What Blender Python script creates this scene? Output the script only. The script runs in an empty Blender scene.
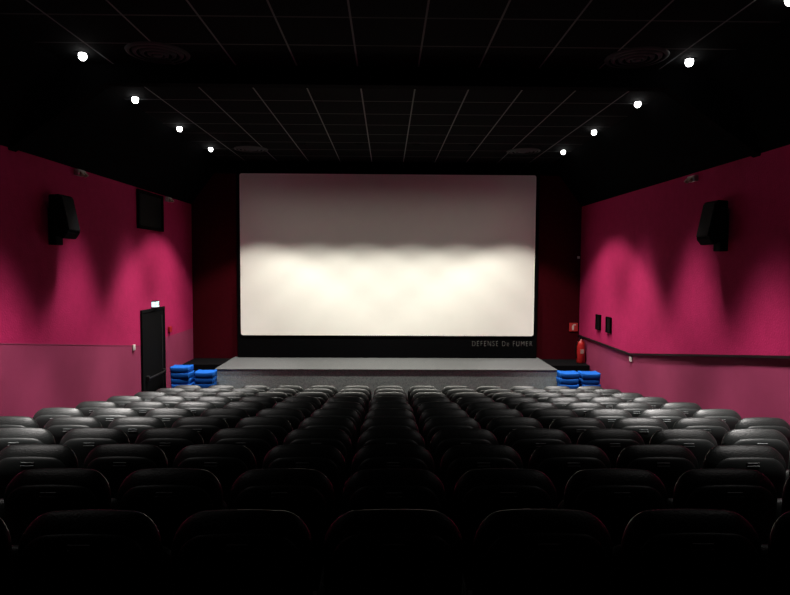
import bpy, bmesh, math, random
from mathutils import Vector, Matrix
random.seed(4)
scene = bpy.context.scene
COL = scene.collection
SL = 0.144; BEND = 11.0
CAMZ = SL*BEND + 1.65
W = 4.6; YF = 14.0; YB = -2.0
ZC = CAMZ + 2.40; ZW = CAMZ + 1.40
def floor_z(y): return SL*(BEND-y) if y < BEND else 0.0

# ---------------------------------------------------------------- materials
def mat(name, col, rough=0.6, metal=0.0, noise=0.0, nscale=20, bump=0.0, bscale=60, spec=0.5, emis=None, estr=0, coat=0):
    m = bpy.data.materials.new(name); m.use_nodes = True
    nt = m.node_tree; b = nt.nodes['Principled BSDF']
    b.inputs['Base Color'].default_value = (*col, 1)
    b.inputs['Roughness'].default_value = rough
    b.inputs['Metallic'].default_value = metal
    b.inputs['Specular IOR Level'].default_value = spec
    b.inputs['Coat Weight'].default_value = coat
    tc = nt.nodes.new('ShaderNodeTexCoord')
    if noise > 0:
        n = nt.nodes.new('ShaderNodeTexNoise'); n.inputs['Scale'].default_value = nscale; n.inputs['Detail'].default_value = 6
        r = nt.nodes.new('ShaderNodeMapRange'); r.inputs['To Min'].default_value = 1-noise; r.inputs['To Max'].default_value = 1+noise
        r.inputs['From Min'].default_value = 0.3; r.inputs['From Max'].default_value = 0.7
        mx = nt.nodes.new('ShaderNodeVectorMath'); mx.operation = 'SCALE'
        mx.inputs[0].default_value = col
        nt.links.new(tc.outputs['Object'], n.inputs['Vector'])
        nt.links.new(n.outputs['Fac'], r.inputs['Value'])
        nt.links.new(r.outputs['Result'], mx.inputs['Scale'])
        nt.links.new(mx.outputs['Vector'], b.inputs['Base Color'])
    if bump > 0:
        n2 = nt.nodes.new('ShaderNodeTexNoise'); n2.inputs['Scale'].default_value = bscale; n2.inputs['Detail'].default_value = 4
        bp = nt.nodes.new('ShaderNodeBump'); bp.inputs['Strength'].default_value = bump; bp.inputs['Distance'].default_value = 0.01
        nt.links.new(tc.outputs['Object'], n2.inputs['Vector'])
        nt.links.new(n2.outputs['Fac'], bp.inputs['Height'])
        nt.links.new(bp.outputs['Normal'], b.inputs['Normal'])
    if emis:
        b.inputs['Emission Color'].default_value = (*emis, 1)
        b.inputs['Emission Strength'].default_value = estr
    return m

M_wall = mat('raspberry_plaster', (0.40, 0.018, 0.092), 0.9, noise=0.07, nscale=9, bump=0.4, bscale=40, spec=0.08)
M_dado = mat('mauve_dado_paint', (0.29, 0.040, 0.100), 0.75, noise=0.05, nscale=4, bump=0.15, bscale=60, spec=0.12)
M_frontwall = mat('dark_red_fabric', (0.042, 0.002, 0.005), 0.95, noise=0.1, nscale=10, spec=0.03)
M_backwall = mat('dark_back_wall', (0.03, 0.008, 0.012), 0.9, spec=0.1)
M_black = mat('matt_black', (0.003, 0.003, 0.0034), 0.8, noise=0.1, nscale=30, spec=0.06)
M_rail = mat('dark_rail_paint', (0.012, 0.004, 0.005), 0.7, spec=0.15)
M_beam = mat('black_beam_paint', (0.002, 0.002, 0.0023), 0.9, spec=0.02)
M_blackgloss = mat('black_plastic', (0.010, 0.010, 0.011), 0.45, spec=0.3)
M_leather = mat('black_leatherette', (0.0115, 0.0135, 0.013), 0.40, noise=0.15, nscale=40, bump=0.25, bscale=110, spec=0.36)
M_shell = mat('seat_shell_vinyl', (0.0145, 0.0175, 0.017), 0.44, bump=0.12, bscale=150, spec=0.34)
M_stitch = mat('grey_stitching', (0.26, 0.28, 0.28), 0.6)
M_steel = mat('dark_steel', (0.03, 0.03, 0.032), 0.45, metal=0.6)
M_floor = mat('dark_floor_carpet', (0.018, 0.014, 0.015), 0.9, noise=0.2, nscale=80, spec=0.1)
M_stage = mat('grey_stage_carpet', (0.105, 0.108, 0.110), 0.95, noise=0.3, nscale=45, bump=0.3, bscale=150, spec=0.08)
M_stagef = mat('stage_front_lightened', (0.32, 0.36, 0.36), 0.95, noise=0.28, nscale=45, bump=0.3, bscale=150, spec=0.1)  # same carpet, colour raised to replace light missing on the front face
M_screen = mat('screen_fabric', (0.86, 0.85, 0.79), 0.9, noise=0.01, nscale=3, spec=0.05)
M_blue = mat('blue_booster_foam', (0.005, 0.090, 0.40), 0.7, noise=0.06, nscale=20, spec=0.15)
M_red = mat('red_enamel', (0.38, 0.012, 0.012), 0.4)
M_white = mat('white_plastic', (0.6, 0.57, 0.53), 0.5)
M_lamp = mat('lit_lamp_lens', (1, 1, 1), 0.5, emis=(1.0, 0.98, 0.97), estr=14)
M_exit = mat('lit_exit_panel', (0.7, 0.9, 0.9), 0.5, emis=(0.62, 0.95, 1.0), estr=1.3)
M_exitmark = mat('green_pictogram', (0.0, 0.18, 0.07), 0.5)
M_text = mat('grey_lettering', (0.12, 0.115, 0.11), 0.7, spec=0.1)
M_glass = mat('dark_glass', (0.003, 0.003, 0.003), 0.5, spec=0.1)
M_brown = mat('dark_brown_paint', (0.004, 0.0025, 0.0025), 0.85, spec=0.03)
M_chrome = mat('brushed_metal', (0.06, 0.06, 0.06), 0.5, metal=1)

# ceiling grid
M_ceil = bpy.data.materials.new('black_ceiling_tiles'); M_ceil.use_nodes = True
nt = M_ceil.node_tree; b = nt.nodes['Principled BSDF']
tc = nt.nodes.new('ShaderNodeTexCoord'); sp = nt.nodes.new('ShaderNodeSeparateXYZ')
nt.links.new(tc.outputs['Object'], sp.inputs[0])
def gridline(out, period, off, half):
    a = nt.nodes.new('ShaderNodeMath'); a.operation = 'ADD'; a.inputs[1].default_value = off
    nt.links.new(out, a.inputs[0])
    p = nt.nodes.new('ShaderNodeMath'); p.operation = 'PINGPONG'; p.inputs[1].default_value = period/2
    nt.links.new(a.outputs[0], p.inputs[0])
    l = nt.nodes.new('ShaderNodeMath'); l.operation = 'LESS_THAN'; l.inputs[1].default_value = half
    nt.links.new(p.outputs[0], l.inputs[0]); return l.outputs[0]
gx = gridline(sp.outputs['X'], 0.735, 0.3675, 0.010)
gy = gridline(sp.outputs['Y'], 0.735, 0.0, 0.014)
gy2 = nt.nodes.new('ShaderNodeMath'); gy2.operation = 'MULTIPLY'; gy2.inputs[1].default_value = 0.4  # crossbars dimmer; lengthwise bars have reflected screen light painted into their grey
nt.links.new(gy, gy2.inputs[0])
mxm = nt.nodes.new('ShaderNodeMath'); mxm.operation = 'MAXIMUM'
nt.links.new(gx, mxm.inputs[0]); nt.links.new(gy2.outputs[0], mxm.inputs[1])
mixc = nt.nodes.new('ShaderNodeMix'); mixc.data_type = 'RGBA'
mixc.inputs['A'].default_value = (0.0055, 0.0060, 0.0060, 1); mixc.inputs['B'].default_value = (0.18, 0.20, 0.195, 1)
nt.links.new(mxm.outputs[0], mixc.inputs['Factor']); nt.links.new(mixc.outputs['Result'], b.inputs['Base Color'])
b.inputs['Roughness'].default_value = 0.9; b.inputs['Specular IOR Level'].default_value = 0.03

# ---------------------------------------------------------------- helpers
def obj_from_bm(name, bm, mats, smooth=False):
    bmesh.ops.recalc_face_normals(bm, faces=bm.faces)
    me = bpy.data.meshes.new(name); bm.to_mesh(me); bm.free()
    for m in (mats if isinstance(mats, (list, tuple)) else [mats]): me.materials.append(m)
    if smooth:
        for p in me.polygons: p.use_smooth = True
    o = bpy.data.objects.new(name, me); COL.objects.link(o); return o
def bm_box(bm, c, s, bevel=0.0, rot=None, mi=0, seg=2):
    r = bmesh.ops.create_cube(bm, size=1.0); vs = r['verts']
    bmesh.ops.scale(bm, vec=s, verts=vs)
    if bevel > 0:
        es = list({e for v in vs for e in v.link_edges})
        rr = bmesh.ops.bevel(bm, geom=es, offset=bevel, segments=seg, profile=0.5, affect='EDGES')
        vs = list({v for f in rr['faces'] for v in f.verts} | {v for v in vs if v.is_valid})
    if rot is not None: bmesh.ops.rotate(bm, cent=(0,0,0), matrix=rot, verts=vs)
    bmesh.ops.translate(bm, vec=c, verts=vs)
    for f in {f for v in vs for f in v.link_faces}: f.material_index = mi
    return vs
def box(name, c, s, m, bevel=0.0, rot=None):
    bm = bmesh.new(); bm_box(bm, c, s, bevel, rot); return obj_from_bm(name, bm, m)
def bm_cyl(bm, c, r1, r2, h, seg=24, rot=None, mi=0):
    r = bmesh.ops.create_cone(bm, cap_ends=True, segments=seg, radius1=r1, radius2=r2, depth=h); vs = r['verts']
    if rot is not None: bmesh.ops.rotate(bm, cent=(0,0,0), matrix=rot, verts=vs)
    bmesh.ops.translate(bm, vec=c, verts=vs)
    for f in {f for v in vs for f in v.link_faces}: f.material_index = mi
    return vs
def lathe(bm, prof, seg=28, c=(0,0,0), mi=0, close=False):
    rings = []
    for (r, z) in prof:
        rings.append([bm.verts.new((c[0]+r*math.cos(2*math.pi*i/seg), c[1]+r*math.sin(2*math.pi*i/seg), c[2]+z)) for i in range(seg)])
    n = len(rings)
    for k in range(n if close else n-1):
        a, d = rings[k], rings[(k+1) % n]
        for i in range(seg):
            f = bm.faces.new((a[i], a[(i+1)%seg], d[(i+1)%seg], d[i])); f.material_index = mi; f.smooth = True
def extrude_poly(name, pts, axis, a0, a1, m):
    bm = bmesh.new()
    f3 = (lambda p, a: (a, p[0], p[1])) if axis == 'x' else (lambda p, a: (p[0], a, p[1]))
    v0 = [bm.verts.new(f3(p, a0)) for p in pts]; v1 = [bm.verts.new(f3(p, a1)) for p in pts]
    bm.faces.new(v0); bm.faces.new(v1)
    n = len(pts)
    for i in range(n): bm.faces.new((v0[i], v0[(i+1)%n], v1[(i+1)%n], v1[i]))
    return obj_from_bm(name, bm, m)
def struct(o, label, cat):
    o['kind'] = 'structure'; o['label'] = label; o['category'] = cat
def thing(o, label, cat, group=None):
    o['label'] = label; o['category'] = cat
    if group: o['group'] = group
def empty(name, loc, rz=0):
    e = bpy.data.objects.new(name, None); e.empty_display_size = 0.1
    e.location = loc; e.rotation_euler = (0, 0, rz); COL.objects.link(e); return e
def child(o, p):
    o.parent = p; return o
def dup(root, loc, rz=None, group=None):
    r = root.copy(); COL.objects.link(r); r.location = loc
    if rz is not None: r.rotation_euler = (0, 0, rz)
    for c in root.children:
        cc = c.copy(); COL.objects.link(cc); cc.parent = r
        for g in c.children:
            gg = g.copy(); COL.objects.link(gg); gg.parent = cc
    return r

# ---------------------------------------------------------------- room shell
T = 0.12
fl = extrude_poly('floor', [(YB, floor_z(YB)), (BEND, 0), (YF, 0), (YF, -0.2), (BEND, -0.2), (YB, floor_z(YB)-0.2)], 'x', -W, W, M_floor)
struct(fl, 'dark sloping auditorium floor levelling out before the stage', 'floor')

def side_wall(name, sx, dz):
    x0 = sx*W; x1 = sx*(W+T)
    bm = bmesh.new()
    ys = [YB, BEND, YF]
    low = [(y, floor_z(y)-0.2) for y in ys]; mid = [(y, floor_z(y)+dz) for y in ys]; top = [(y, ZW) for y in ys]
    def row(pts, x): return [bm.verts.new((x, p[0], p[1])) for p in pts]
    A = [row(low, x0), row(mid, x0), row(top, x0)]
    B = [row(low, x1), row(mid, x1), row(top, x1)]
    for k in range(2):
        for i in range(2):
            f = bm.faces.new((A[k][i], A[k][i+1], A[k+1][i+1], A[k+1][i])); f.material_index = 1 if k == 0 else 0
            bm.faces.new((B[k][i], B[k][i+1], B[k+1][i+1], B[k+1][i]))
    for i in range(2):
        bm.faces.new((A[0][i], A[0][i+1], B[0][i+1], B[0][i])); bm.faces.new((A[2][i], A[2][i+1], B[2][i+1], B[2][i]))
    for e in (0, 2):
        for k in range(2): bm.faces.new((A[k][e], A[k+1][e], B[k+1][e], B[k][e]))
    o = obj_from_bm(name, bm, [M_wall, M_dado])
    struct(o, 'raspberry red plaster side wall with a dusty mauve lower band', 'wall')
DZL, DZR = 1.71, 1.56
side_wall('wall_left', -1, DZL); side_wall('wall_right', 1, DZR)
XE = 3.85
prof = [(-W, ZW), (-XE, ZC), (XE, ZC), (W, ZW)]
fw = extrude_poly('wall_front', [(-W, 0), (W, 0), (W, ZW), (XE, ZC), (-XE, ZC), (-W, ZW)], 'y', YF, YF+T, M_frontwall)
struct(fw, 'dark red wall behind the cinema screen', 'wall')
zb = floor_z(YB)
bw = extrude_poly('wall_back', [(-W, zb), (W, zb), (W, ZW), (XE, ZC), (-XE, ZC), (-W, ZW)], 'y', YB-T, YB, M_backwall)
struct(bw, 'dark back wall of the auditorium', 'wall')
ce = extrude_poly('ceiling', prof + [(W+T, ZW), (W+T, ZC+T), (-W-T, ZC+T), (-W-T, ZW)], 'y', YB-T, YF+T, M_ceil)
ce.data.materials.append(M_beam)
for p in ce.data.polygons:
    if abs(p.normal.x) > 0.3: p.material_index = 1
struct(ce, 'black suspended tile ceiling with thin grey grid and sloping sides', 'ceiling')
bmz = [(-W, ZW), (-XE, ZC), (XE, ZC), (W, ZW), (W, ZW-0.03), (3.42, ZC-0.22), (-3.42, ZC-0.22), (-W, ZW-0.03)]
tb = extrude_poly('trim_1', bmz, 'y', 7.30, 7.45, M_beam); struct(tb, 'black beam crossing the ceiling', 'beam')
th, dp = 0.035, 0.035
pts = [(YB, floor_z(YB)+DZR), (BEND, DZR), (YF, DZR), (YF, DZR+th), (BEND, DZR+th), (YB, floor_z(YB)+DZR+th)]
o = extrude_poly('trim_2', pts, 'x', W-dp, W, M_rail); struct(o, 'thin black ledge rail along the side wall', 'trim')
pts = [(YB, floor_z(YB)+DZL-0.01), (BEND, DZL-0.01), (YF, DZL-0.01), (YF, DZL+0.003), (BEND, DZL+0.003), (YB, floor_z(YB)+DZL+0.003)]
o = extrude_poly('trim_3', pts, 'x', -W, -W+0.003, M_dado); struct(o, 'slim mauve cap of the lower wall band', 'trim')
zt = CAMZ+2.12; xt = XE + (ZC-zt)/(ZC-ZW)*(W-XE)
o = extrude_poly('trim_4', [(-xt, zt), (xt, zt), (XE, ZC), (-XE, ZC)], 'y', 13.95, YF, M_beam); struct(o, 'black band above the screen', 'trim')
for nm, sx in (('baseboard_left', -1), ('baseboard_right', 1)):
    pts = [(YB, floor_z(YB)), (BEND, 0), (YF, 0), (YF, 0.1), (BEND, 0.1), (YB, floor_z(YB)+0.1)]
    o = extrude_poly(nm, pts, 'x', sx*(W-0.015), sx*W, M_black); struct(o, 'black baseboard', 'baseboard')

# ---------------------------------------------------------------- door (left wall)
dy0, dy1, dz1 = 11.08, 12.10, CAMZ-0.93
bm = bmesh.new()
ym = (dy0+dy1)/2
bm_box(bm, (-W+0.02, dy0-0.03, dz1/2), (0.04, 0.06, dz1+0.0), 0.006)
bm_box(bm, (-W+0.02, dy1+0.03, dz1/2), (0.04, 0.06, dz1+0.0), 0.006)
bm_box(bm, (-W+0.02, ym, dz1+0.03), (0.04, dy1-dy0+0.12, 0.06), 0.006)
d = obj_from_bm('door_1', bm, M_black); struct(d, 'black exit door with frame in the red wall', 'door')
child(box('door_leaf', (-W+0.015, ym, dz1/2), (0.028, dy1-dy0, dz1-0.01), M_black, 0.004), d)
bm = bmesh.new()
bm_box(bm, (-W+0.085, ym, 1.05), (0.03, 0.85, 0.035), 0.008)
bm_box(bm, (-W+0.06, ym-0.4, 1.05), (0.06, 0.05, 0.1), 0.006); bm_box(bm, (-W+0.06, ym+0.4, 1.05), (0.06, 0.05, 0.1), 0.006)
child(obj_from_bm('push_bar', bm, M_chrome), d)
bm = bmesh.new(); bm_box(bm, (-W+0.035, dy1-0.12, 1.45), (0.012, 0.03, 1.5), 0.003)
child(obj_from_bm('door_edge_strip', bm, M_steel), d)

# ---------------------------------------------------------------- high window on left wall
bm = bmesh.new()
wy0, wy1, wz0, wz1 = 10.95, 12.15, CAMZ+0.65, CAMZ+1.37
def frame(bm, x, dx, y0, y1, z0, z1, t):
    bm_box(bm, (x, y0+t/2, (z0+z1)/2), (dx, t, z1-z0), 0.004); bm_box(bm, (x, y1-t/2, (z0+z1)/2), (dx, t, z1-z0), 0.004)
    bm_box(bm, (x, (y0+y1)/2, z0+t/2), (dx, y1-y0-2*t, t), 0.004); bm_box(bm, (x, (y0+y1)/2, z1-t/2), (dx, y1-y0-2*t, t), 0.004)
frame(bm, -W+0.025, 0.05, wy0, wy1, wz0, wz1, 0.06)
w = obj_from_bm('window_1', bm, M_brown); struct(w, 'small dark high window with brown frame', 'window')
child(box('window_glass', (-W+0.012, (wy0+wy1)/2, (wz0+wz1)/2), (0.02, wy1-wy0-0.11, wz1-wz0-0.11), M_glass), w)

# ---------------------------------------------------------------- stage
SZ = CAMZ - 2.19
bm = bmesh.new(); bm_box(bm, (0, 13.144, SZ/2), (7.2, 1.688, SZ), 0.0)
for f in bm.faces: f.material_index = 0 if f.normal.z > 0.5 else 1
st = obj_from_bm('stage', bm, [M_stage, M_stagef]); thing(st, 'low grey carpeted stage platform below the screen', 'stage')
child(box('stage_edge_nosing', (0, 12.3-0.006, SZ-0.010), (7.2, 0.012, 0.019), mat('nosing_grey', (0.10, 0.10, 0.10), 0.8, spec=0.1)), st)
for sx in (-1, 1):
    o = box('side_ledge', (sx*4.09, 13.55, 0.5), (0.96, 0.88, 1.0), M_black, 0.01)
    thing(o, 'black side platform beside the stage', 'platform', 'platforms flanking the stage')

# ---------------------------------------------------------------- screen
s = empty('cinema_screen', (0.02, 13.8, CAMZ-2.18))
sw, z0, z1 = 6.86, CAMZ-1.655, CAMZ+2.09
o = box('masking_panel', (0, 0.075, (CAMZ+2.2+SZ)/2-s.location.z+0.005), (7.04, 0.14, CAMZ+2.2-SZ-0.01), M_beam, 0.01); child(o, s)
bm = bmesh.new(); r = 0.05; pts = []
for (cx, cz, a0) in ((sw/2-r, z1-r, 0), (-sw/2+r, z1-r, 90), (-sw/2+r, z0+r, 180), (sw/2-r, z0+r, 270)):
    for k in range(7):
        a = math.radians(a0+k*15); pts.append((cx+r*math.cos(a), cz+r*math.sin(a)-s.location.z))
va = [bm.verts.new((p[0], -0.035, p[1])) for p in pts]; vb = [bm.verts.new((p[0], 0.01, p[1])) for p in pts]
bm.faces.new(va); bm.faces.new(vb)
for i in range(len(pts)): bm.faces.new((va[i], va[(i+1)%len(pts)], vb[(i+1)%len(pts)], vb[i]))
child(obj_from_bm('screen_surface', bm, M_screen), s)
thing(s, 'large blank white projection screen in a black surround', 'screen')

# lettering
def text_mesh(body):
    cu = bpy.data.curves.new('lettering', 'FONT'); cu.body = body; cu.size = 0.17
    cu.extrude = 0.002; cu.align_x = 'CENTER'; cu.align_y = 'CENTER'; cu.space_character = 1.35; cu.offset = -0.0038
    to = bpy.data.objects.new('tmp', cu); COL.objects.link(to)
    bpy.context.view_layer.update()
    me = bpy.data.meshes.new_from_object(to.evaluated_get(bpy.context.evaluated_depsgraph_get()))
    bpy.data.objects.remove(to); return me
full = text_mesh('DEFENSE De FUMER')
xs = [v.co.x for v in full.vertices]; zs = [v.co.y for v in full.vertices]
sxs = 1.42/(max(xs)-min(xs)); szs = 0.12/(max(zs)-min(zs))
srt = sorted(xs); gaps = sorted([(srt[i+1]-srt[i], (srt[i+1]+srt[i])/2) for i in range(len(srt)-1)], reverse=True)[:2]
cuts = sorted(g[1] for g in gaps); ranges = [(-99, cuts[0]), (cuts[0], cuts[1]), (cuts[1], 99)]
lt = empty('no_smoking_lettering', (2.72, 13.801, CAMZ-1.845))
for (a, c2) in ranges:
    bm = bmesh.new(); bm.from_mesh(full)
    bmesh.ops.delete(bm, geom=[v for v in bm.verts if not (a < v.co.x < c2)], context='VERTS')
    for v in bm.verts: v.co = Vector((v.co.x*sxs, -v.co.z, v.co.y*szs))
    child(obj_from_bm('word', bm, M_text), lt)
thing(lt, 'faint grey lettering reading DEFENSE De FUMER under the screen', 'lettering')

# ---------------------------------------------------------------- theatre seat
def pillow(outline, cx, cz, T, rings=10, power=5, back_flat=1.0):
    bm = bmesh.new(); n = len(outline)
    ks = [math.sin(math.pi/2*(i+1)/rings) for i in range(rings)]
    F = [bm.verts.new((cx, T, cz))]; B = [bm.verts.new((cx, -T*back_flat, cz))]
    fr, br = [], []
    for i, k in enumerate(ks):
        t = T*max(0.0, 1-k**power)**0.5
        ring = [(cx+k*(p[0]-cx), cz+k*(p[1]-cz)) for p in outline]
        if i == rings-1:
            rv = [bm.verts.new((x, 0, z)) for x, z in ring]; fr.append(rv); br.append(rv)
        else:
            fr.append([bm.verts.new((x, t, z)) for x, z in ring]); br.append([bm.verts.new((x, -t*back_flat, z)) for x, z in ring])
    for side, c in ((fr, F[0]), (br, B[0])):
        for j in range(n): bm.faces.new((c, side[0][j], side[0][(j+1)%n]))
        for i in range(rings-1):
            for j in range(n): bm.faces.new((side[i][j], side[i][(j+1)%n], side[i+1][(j+1)%n], side[i+1][j]))
    return bm
def rr_outline(hw, z0, z1, rt, rb, taper=0.0, seg=9, crown=0.0):
    pts = []
    for (sx, sz, a0, r) in ((1, 1, 0, rt), (-1, 1, 90, rt), (-1, -1, 180, rb), (1, -1, 270, rb)):
        cx = sx*(hw-r); cz = (z1-r) if sz > 0 else (z0+r)
        for k in range(seg+1):
            a = math.radians(a0+k*90/seg); pts.append((cx+r*math.cos(a), cz+r*math.sin(a)))
        if sz > 0 and sx > 0:
            for k in range(1, 6): pts.append((cx-(2*cx)*k/6, z1))
    out = []
    for x, z in pts:
        t = (z-z0)/(z1-z0)
        zz = z + (crown*(1-(x/hw)**2)*max(0, (t-0.5)*2))
        out.append((x*(1-taper*(1-t)), zz))
    return out
TILT = 0.10
def seat_bend(bm, dy=0.0):
    for v in bm.verts:
        x, y, z = v.co
        roll = 2.0*max(0.0, z-0.84)**2
        v.co.y = y + dy + 0.45*x*x - TILT*(z-0.42) + roll
BT = 1.030
seat_root = empty('cinema_chair', (0, 0, 0))
bm = pillow(rr_outline(0.272, 0.38, BT-0.024, 0.120, 0.05, 0.05, crown=0.024), 0, 0.72, 0.052, rings=12, power=4.5); seat_bend(bm)
child(obj_from_bm('backrest', bm, M_leather, True), seat_root)
bm = pillow(rr_outline(0.236, 0.40, BT-0.079, 0.100, 0.05, 0.03, crown=0.021), 0, 0.70, 0.016, rings=12, power=14); seat_bend(bm, -0.046)
sh = child(obj_from_bm('back_panel', bm, M_shell, True), seat_root)
bm = bmesh.new()
for zz, hwid in ((0.940, 0.040), (0.922, 0.040)):
    bm_box(bm, (0, -0.0625 - TILT*(zz-0.42) + 2.0*max(0.0, zz-0.84)**2, zz), (hwid*2, 0.006, 0.005))
child(obj_from_bm('stitched_tag', bm, M_stitch), sh)
bm = pillow(rr_outline(0.235, -0.23, 0.23, 0.07, 0.07), 0, 0, 0.050)
bmesh.ops.rotate(bm, cent=(0, 0, 0), matrix=Matrix.Rotation(math.radians(-14), 3, 'X'), verts=bm.verts)
bmesh.ops.translate(bm, vec=(0, 0.175, 0.56), verts=bm.verts)
child(obj_from_bm('seat_cushion', bm, M_leather, True), seat_root)
def standard(x):
    bm = bmesh.new()
    bm_box(bm, (x, 0.14, 0.32), (0.026, 0.11, 0.60), 0.008)
    vs = bm_box(bm, (x, 0.10, 0.012), (0.045, 0.30, 0.024), 0.006)
    for v in vs: v.co.z -= SL*(v.co.y)
    bm_box(bm, (x, 0.02, 0.46), (0.016, 0.20, 0.08), 0.005)
    return obj_from_bm('leg', bm, M_steel)
def arm(x):
    bm = bmesh.new(); bm_box(bm, (x, 0.20, 0.635), (0.040, 0.30, 0.035), 0.014, seg=3)
    return obj_from_bm('armrest', bm, M_blackgloss)
PX = 0.574
child(standard(-PX/2), seat_root); child(arm(-PX/2), seat_root)
end_leg = standard(PX/2); end_arm = arm(PX/2)
thing(seat_root, 'black leatherette cinema seat with rounded padded back', 'seat', 'rows of cinema seats')

rows = [1.33 + 0.08] + [2.13 + 0.08 + 0.778*i for i in range(11)]
first = True
for ri, y in enumerate(rows):
    n = 6
    jx = 0.04 + random.uniform(-0.02, 0.02)
    for k in range(-n, n+1):
        yy = y + random.uniform(-0.006, 0.006)
        loc = (jx + k*PX, yy, floor_z(yy))
        if first: r = seat_root; r.location = loc; first = False
        else: r = dup(seat_root, loc)
        if k == n:
            a = end_leg.copy(); COL.objects.link(a); a.parent = r
            a = end_arm.copy(); COL.objects.link(a); a.parent = r
bpy.data.objects.remove(end_leg); bpy.data.objects.remove(end_arm)

# ---------------------------------------------------------------- booster seats
def booster():
    bm = bmesh.new(); nx, ny = 20, 14
    hw, hd, th = 0.20, 0.17, 0.115
    def q(t): return math.sin(math.pi/2*t)
    def P(i, j, k):
        u, v = q(i/nx*2-1), q(j/ny*2-1)
        m = 1-0.10*(abs(u)**6)*(abs(v)**6)
        return (u*hw*k*m, v*hd*k*m)
    def prof(x, y):
        a, c = min(1, abs(x)/hw), min(1, abs(y)/hd)
        return 0.022*((1-math.sqrt(max(0, 1-max(0, (a-0.88)/0.12)**2))) + (1-math.sqrt(max(0, 1-max(0, (c-0.86)/0.14)**2))))
    g = []
    for i in range(nx+1):
        row = []
        for j in range(ny+1):
            x, y = P(i, j, 1); sdx = abs(x)/hw
            lip = 0.008*min(1, max(0, (sdx-0.55)/0.2))
            row.append(bm.verts.new((x, y, th-0.008+lip-min(0.03, prof(x, y)))))
        g.append(row)
    lo = [[bm.verts.new((P(i, j, 0.98)[0], P(i, j, 0.98)[1], min(0.014, 0.6*prof(*P(i, j, 1))))) for j in range(ny+1)] for i in range(nx+1)]
    for i in range(nx):
        for j in range(ny):
            bm.faces.new((g[i][j], g[i+1][j], g[i+1][j+1], g[i][j+1])); bm.faces.new((lo[i][j], lo[i+1][j], lo[i+1][j+1], lo[i][j+1]))
    for i in range(nx):
        for j in (0, ny): bm.faces.new((g[i][j], g[i+1][j], lo[i+1][j], lo[i][j]))
    for j in range(ny):
        for i in (0, nx): bm.faces.new((g[i][j], g[i][j+1], lo[i][j+1], lo[i][j]))
    return obj_from_bm('booster_seat', bm, M_blue, True)
b0 = booster(); thing(b0, 'blue moulded foam booster seat in a stack beside the stage', 'booster seat', 'stacked blue booster seats')
firstb = True
for (sxp, yy, n) in ((-4.15, 11.95, 10), (-3.71, 12.05, 9), (3.74, 12.02, 9), (4.17, 12.02, 9)):
    for k in range(n):
        o = b0 if firstb else b0.copy()
        if not firstb: COL.objects.link(o)
        firstb = False
        o.location = (sxp+random.uniform(-0.012, 0.012), yy+random.uniform(-0.015, 0.015), k*0.1170)
        o.rotation_euler = (0, 0, random.uniform(-0.05, 0.05))

# ---------------------------------------------------------------- ceiling downlights
dl = empty('ceiling_downlight', (0, 0, 0))
bm = bmesh.new(); lathe(bm, [(0.075, 0.0), (0.073, -0.005), (0.062, -0.006), (0.052, -0.003), (0.051, 0.0)], 28)
child(obj_from_bm('trim_ring', bm, M_beam, True), dl)
bm = bmesh.new(); lathe(bm, [(0.040, 0.0), (0.045, -0.028), (0.042, -0.05), (0.027, -0.072), (0.001, -0.08)], 24)
child(obj_from_bm('lamp_lens', bm, M_lamp, True), dl)
thing(dl, 'lit round recessed downlight in the black ceiling', 'ceiling light', 'lit ceiling downlights')
def spot(loc, power, half_deg, blend, rot=(0, 0, 0), col=(1, 0.95, 0.92), rad=0.04):
    l = bpy.data.lights.new('lamp', 'SPOT'); l.energy = power; l.spot_size = math.radians(2*half_deg); l.spot_blend = blend
    l.color = col; l.shadow_soft_size = rad
    o = bpy.data.objects.new('beam_or_fill', l); o.location = loc; o.rotation_euler = rot; COL.objects.link(o); return o
firstd = True
for sx in (-1, 1):
    for (lx, y, k) in ((3.57, 3.70, 0.4), (3.57, 5.33, 1), (3.50, 6.95, 1.4), (3.66, 8.74, 1), (3.66, 10.57, 0.85), (3.66, 12.4, 0.5)):
        loc = (sx*lx, y, ZC)
        if firstd: dl.location = loc; firstd = False
        else: dup(dl, loc)
        spot((sx*lx, y, ZC-0.10), 1050*k, 25.5, 0.62, rad=0.2, rot=(0, 0, 0))
        spot((sx*lx, y, ZC-0.10), 75*k*(0.6 if y < 5 else 1), 34, 1.0, rot=(0, math.radians(20*sx), 0), rad=0.15)  # added fill at the lamp, tilted inward to brighten the centre seats
        spot((sx*lx, y, ZC-0.10), 1.5*k, 80, 1.0, rad=0.15)  # added weak wide fill standing in for lamp spill
# stage floodlights, recessed flush
sg = empty('stage_spotlight', (0, 0, 0))
bm = bmesh.new(); lathe(bm, [(0.08, 0.0), (0.08, -0.006), (0.06, -0.006), (0.06, 0.0)], 28)
child(obj_from_bm('black_ring', bm, M_beam, True), sg)
thing(sg, 'flush recessed spotlight with black ring in the ceiling', 'spotlight', 'recessed stage spotlights')
firsts = True
for i in range(6):
    x = -2.82 + 1.128*i
    if firsts: sg.location = (x, 11.87, ZC); firsts = False
    else: dup(sg, (x, 11.87, ZC))
    e = 1.25 if i in (0, 5) else 0.97
    spot((x, 11.87, ZC-0.03), 345*e, 46.5, 0.30, rot=(0, 0, 0), col=(1, 0.965, 0.865), rad=0.05)
    spot((x, 11.87, ZC-0.03), 13, 52, 1.0, rot=(math.radians(26), 0, 0), col=(0.98, 1.0, 0.88))  # added fill for the upper screen, no fixture of its own

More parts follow.
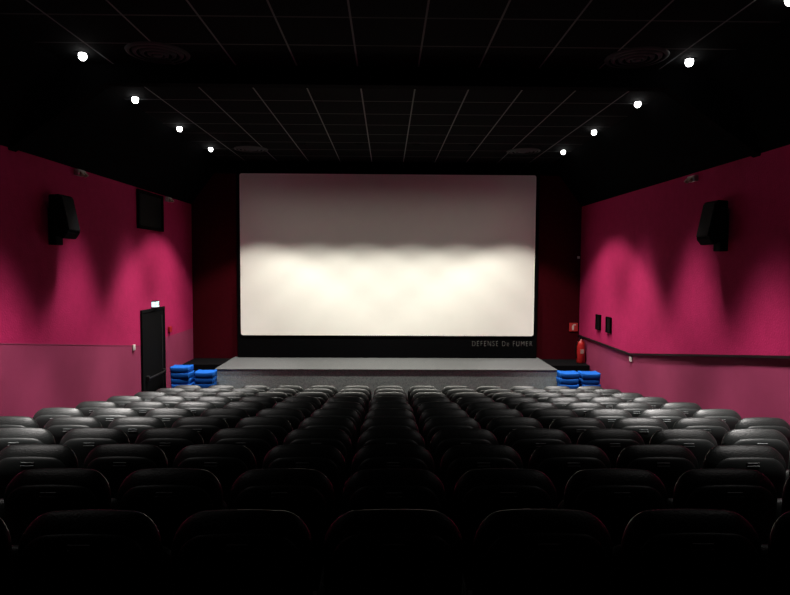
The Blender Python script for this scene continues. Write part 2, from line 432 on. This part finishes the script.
# ---------------------------------------------------------------- ceiling diffusers
bm = bmesh.new()
for k, R in enumerate((0.35, 0.28, 0.20, 0.12)):
    lathe(bm, [(R, 0.0), (R-0.005, -0.01-0.005*k), (R-0.045, -0.02-0.005*k), (R-0.05, -0.016-0.005*k), (R-0.012, -0.006-0.005*k), (R-0.01, 0.0)], 40)
bm_cyl(bm, (0, 0, -0.02), 0.05, 0.06, 0.035)
df = obj_from_bm('air_diffuser', bm, mat('diffuser_grey', (0.06, 0.075, 0.072), 0.6, spec=0.1), True)
thing(df, 'round black air diffuser with concentric rings in the ceiling', 'air vent', 'round ceiling air diffusers')
for i, (x, y) in enumerate(((-2.62, 6.90), (2.86, 6.90), (-2.85, 12.5), (2.85, 12.5))):
    o = df if i == 0 else df.copy()
    if i: COL.objects.link(o)
    o.location = (x, y, ZC)

# ---------------------------------------------------------------- wall speakers
M_grille = mat('grille_black', (0.005, 0.005, 0.006), 0.7, noise=0.3, nscale=150, spec=0.12)
def speaker(sx, y, z):
    r = empty('wall_speaker', (sx*W, y, z))
    inx = -sx
    bm = bmesh.new(); off = 0.05
    prof = [(0.0, 0.30), (0.15, 0.31), (0.25, -0.20), (0.18, -0.29), (0.02, -0.20)]
    w = 0.17
    a = [bm.verts.new((inx*(off+p[0]), -w, p[1])) for p in prof]; c = [bm.verts.new((inx*(off+p[0]), w, p[1])) for p in prof]
    bm.faces.new(a); bm.faces.new(c)
    for i in range(5): bm.faces.new((a[i], a[(i+1)%5], c[(i+1)%5], c[i]))
    bmesh.ops.bevel(bm, geom=bm.edges[:], offset=0.012, segments=2, affect='EDGES')
    child(obj_from_bm('cabinet', bm, M_black), r)
    bm = bmesh.new()
    p0 = Vector((0.15, 0, 0.31)); p1 = Vector((0.25, 0, -0.20)); mid = (p0+p1)/2
    ang = math.atan2(p1.x-p0.x, p0.z-p1.z)
    bm_box(bm, (0, 0, 0), (0.02, 0.30, 0.46), 0.008)
    bmesh.ops.rotate(bm, cent=(0, 0, 0), matrix=Matrix.Rotation(-ang*inx, 3, 'Y'), verts=bm.verts)
    bmesh.ops.translate(bm, vec=(inx*(off+mid.x+0.008), 0, mid.z), verts=bm.verts)
    child(obj_from_bm('speaker_grille', bm, M_grille), r)
    bm = bmesh.new()
    bm_box(bm, (inx*0.012, 0, -0.12), (0.024, 0.20, 0.5), 0.006)
    bm_box(bm, (inx*0.04, 0, -0.02), (0.08, 0.07, 0.08), 0.008)
    bm_box(bm, (inx*0.05, 0, -0.30), (0.10, 0.18, 0.14), 0.012)
    child(obj_from_bm('wall_bracket', bm, M_black), r)
    r['label'] = 'black wedge-shaped loudspeaker on a bracket on the red wall'; r['category'] = 'speaker'; r['group'] = 'wall loudspeakers'
speaker(-1, 8.20, CAMZ+0.62); speaker(1, 8.03, CAMZ+0.58)

# ---------------------------------------------------------------- emergency lights
M_cream = mat('cream_plastic', (0.4, 0.33, 0.24), 0.5)
def emlight(sx, y, z):
    r = empty('emergency_light', (sx*W, y, z)); inx = -sx
    child(box('lamp_housing', (inx*0.036, 0, 0), (0.08, 0.20, 0.09), M_white, 0.015), r)
    bm = bmesh.new()
    for s2 in (-1, 1):
        bm_cyl(bm, (inx*0.09, s2*0.055, -0.025), 0.03, 0.04, 0.05, 20, Matrix.Rotation(math.radians(50)*inx, 3, 'Y'))
    child(obj_from_bm('lamp_head', bm, M_cream, False), r)
    r['label'] = 'small white emergency light high on the red wall'; r['category'] = 'emergency light'; r['group'] = 'emergency lights'
emlight(-1, 8.9, CAMZ+1.34); emlight(1, 8.85, CAMZ+1.31); emlight(-1, 12.45, CAMZ+1.34)

# exit sign
ex = empty('exit_sign', (-W, 11.65, CAMZ-0.79))
child(box('sign_housing', (0.04, 0, 0), (0.08, 0.19, 0.13), M_blackgloss, 0.01), ex)
child(box('sign_panel', (0.083, 0, -0.005), (0.006, 0.17, 0.10), M_exit), ex)
child(box('sign_face', (0.042, -0.098, -0.005), (0.07, 0.006, 0.10), M_exit), ex)
bm = bmesh.new()
X = 0.088
bm_box(bm, (X, 0.065, 0), (0.004, 0.025, 0.07))
bm_box(bm, (X, -0.045, 0), (0.004, 0.03, 0.012))
v = [bm.verts.new((X, -0.058, 0.022)), bm.verts.new((X, -0.058, -0.022)), bm.verts.new((X, -0.078, 0))]; bm.faces.new(v)
bm_cyl(bm, (X, 0.020, 0.030), 0.008, 0.008, 0.004, 12, Matrix.Rotation(math.radians(90), 3, 'Y'))
bm_box(bm, (X, 0.012, 0.008), (0.004, 0.012, 0.032), 0, Matrix.Rotation(0.3, 3, 'X'))
bm_box(bm, (X, 0.022, -0.022), (0.004, 0.009, 0.035), 0, Matrix.Rotation(0.7, 3, 'X'))
bm_box(bm, (X, -0.005, -0.022), (0.004, 0.009, 0.035), 0, Matrix.Rotation(-0.6, 3, 'X'))
child(obj_from_bm('pictogram', bm, M_exitmark), ex)
thing(ex, 'glowing pale green exit sign above the black door', 'exit sign')

cp = box('fire_call_point', (-W+0.025, 12.45, CAMZ-1.38), (0.05, 0.12, 0.12), M_red, 0.008); thing(cp, 'red manual fire call point on the wall', 'alarm button')
child(box('call_glass', (-W+0.052, 12.45, CAMZ-1.38), (0.004, 0.05, 0.05), M_red), cp)
for (x, y, z) in ((-W+0.012, 10.70, CAMZ-1.52), (W-0.012, 10.95, CAMZ-1.74)):
    o = box('light_switch', (x, y, z), (0.024, 0.10, 0.1), M_white, 0.004); thing(o, 'white light switch on the side wall', 'light switch')
    child(box('rocker', (x-math.copysign(0.014, x), y, z), (0.006, 0.05, 0.06), M_white, 0.002), o)
for y in (12.08, 12.68):
    bm = bmesh.new(); frame(bm, W-0.02, 0.04, y-0.13, y+0.13, CAMZ-1.38, CAMZ-1.05, 0.025)
    o = obj_from_bm('wall_box', bm, M_brown); thing(o, 'small dark framed recessed box on the red wall', 'wall box', 'pair of dark wall boxes')
    child(box('box_cover', (W-0.012, y, CAMZ-1.215), (0.02, 0.21, 0.28), M_glass), o)
o = box('motion_sensor', (4.54, 13.965, CAMZ+0.2), (0.06, 0.05, 0.06), M_white, 0.012); thing(o, 'tiny white motion sensor in the wall corner', 'sensor')
child(box('sensor_window', (4.54, 13.938, CAMZ+0.19), (0.035, 0.008, 0.03), M_white, 0.003), o)

# extinguisher + sign
fe = empty('fire_extinguisher', (4.47, 13.45, 1.0))
bm = bmesh.new(); lathe(bm, [(0.001, 0.0), (0.085, 0.0), (0.095, 0.02), (0.095, 0.42), (0.082, 0.49), (0.035, 0.53), (0.03, 0.56), (0.001, 0.56)], 28)
child(obj_from_bm('tank', bm, M_red, True), fe)
bm = bmesh.new()
bm_cyl(bm, (0, 0, 0.575), 0.028, 0.028, 0.04, 16); bm_box(bm, (0.0, -0.05, 0.615), (0.025, 0.16, 0.015), 0.004, Matrix.Rotation(0.2, 3, 'X')); bm_box(bm, (0.0, -0.05, 0.585), (0.025, 0.13, 0.012), 0.004)
child(obj_from_bm('valve_handle', bm, M_black), fe)
c = bpy.data.curves.new('hose', 'CURVE'); c.dimensions = '3D'; c.bevel_depth = 0.012; c.bevel_resolution = 3
spn = c.splines.new('BEZIER'); spn.bezier_points.add(2)
for p, q in zip(spn.bezier_points, ((-0.02, -0.02, 0.57), (-0.12, -0.03, 0.40), (-0.11, -0.03, 0.12))):
    p.co = q; p.handle_left_type = p.handle_right_type = 'AUTO'
ho = bpy.data.objects.new('hose', c); COL.objects.link(ho)
bpy.context.view_layer.update()
hm = bpy.data.meshes.new_from_object(ho.evaluated_get(bpy.context.evaluated_depsgraph_get())); bpy.data.objects.remove(ho)
hm.materials.clear(); hm.materials.append(M_black)
h = bpy.data.objects.new('hose', hm); COL.objects.link(h); child(h, fe)
child(box('paper_label', (0, -0.0955, 0.28), (0.08, 0.004, 0.10), mat('label_cream', (0.35, 0.2, 0.18), 0.6)), fe)
thing(fe, 'red fire extinguisher with black hose beside the stage', 'fire extinguisher')
sn = box('extinguisher_sign', (4.46, 13.985, CAMZ-1.46), (0.20, 0.02, 0.20), mat('sign_red', (0.45, 0.025, 0.025), 0.5), 0.003)
thing(sn, 'square red fire equipment sign on the dark wall', 'sign')
bm = bmesh.new(); bm_box(bm, (4.445, 13.973, CAMZ-1.475), (0.045, 0.004, 0.11), 0.001); bm_box(bm, (4.48, 13.973, CAMZ-1.405), (0.07, 0.004, 0.02), 0.001)
child(obj_from_bm('white_pictogram', bm, M_white), sn)

# ---------------------------------------------------------------- world, camera
wd = bpy.data.worlds.new('World'); scene.world = wd; wd.use_nodes = True
wd.node_tree.nodes['Background'].inputs[0].default_value = (0.02, 0.015, 0.02, 1)
wd.node_tree.nodes['Background'].inputs[1].default_value = 0.2
cd = bpy.data.cameras.new('camera'); cam = bpy.data.objects.new('camera', cd); COL.objects.link(cam)
f = 590.0; cd.sensor_width = 36; cd.lens = f/790*36; cd.clip_start = 0.02
cam.location = (0, 0, CAMZ)
pitch = math.atan((297.5-265)/f); yaw = math.atan(8.0/f); roll = math.radians(0.3)
R = Matrix.Rotation(-yaw, 4, 'Z') @ Matrix.Rotation(math.radians(90)-pitch, 4, 'X') @ Matrix.Rotation(roll, 4, 'Z')
cam.rotation_euler = R.to_euler()
scene.camera = cam
scene.view_settings.view_transform = 'Standard'
scene.view_settings.look = 'None'
scene.view_settings.exposure = 0.0
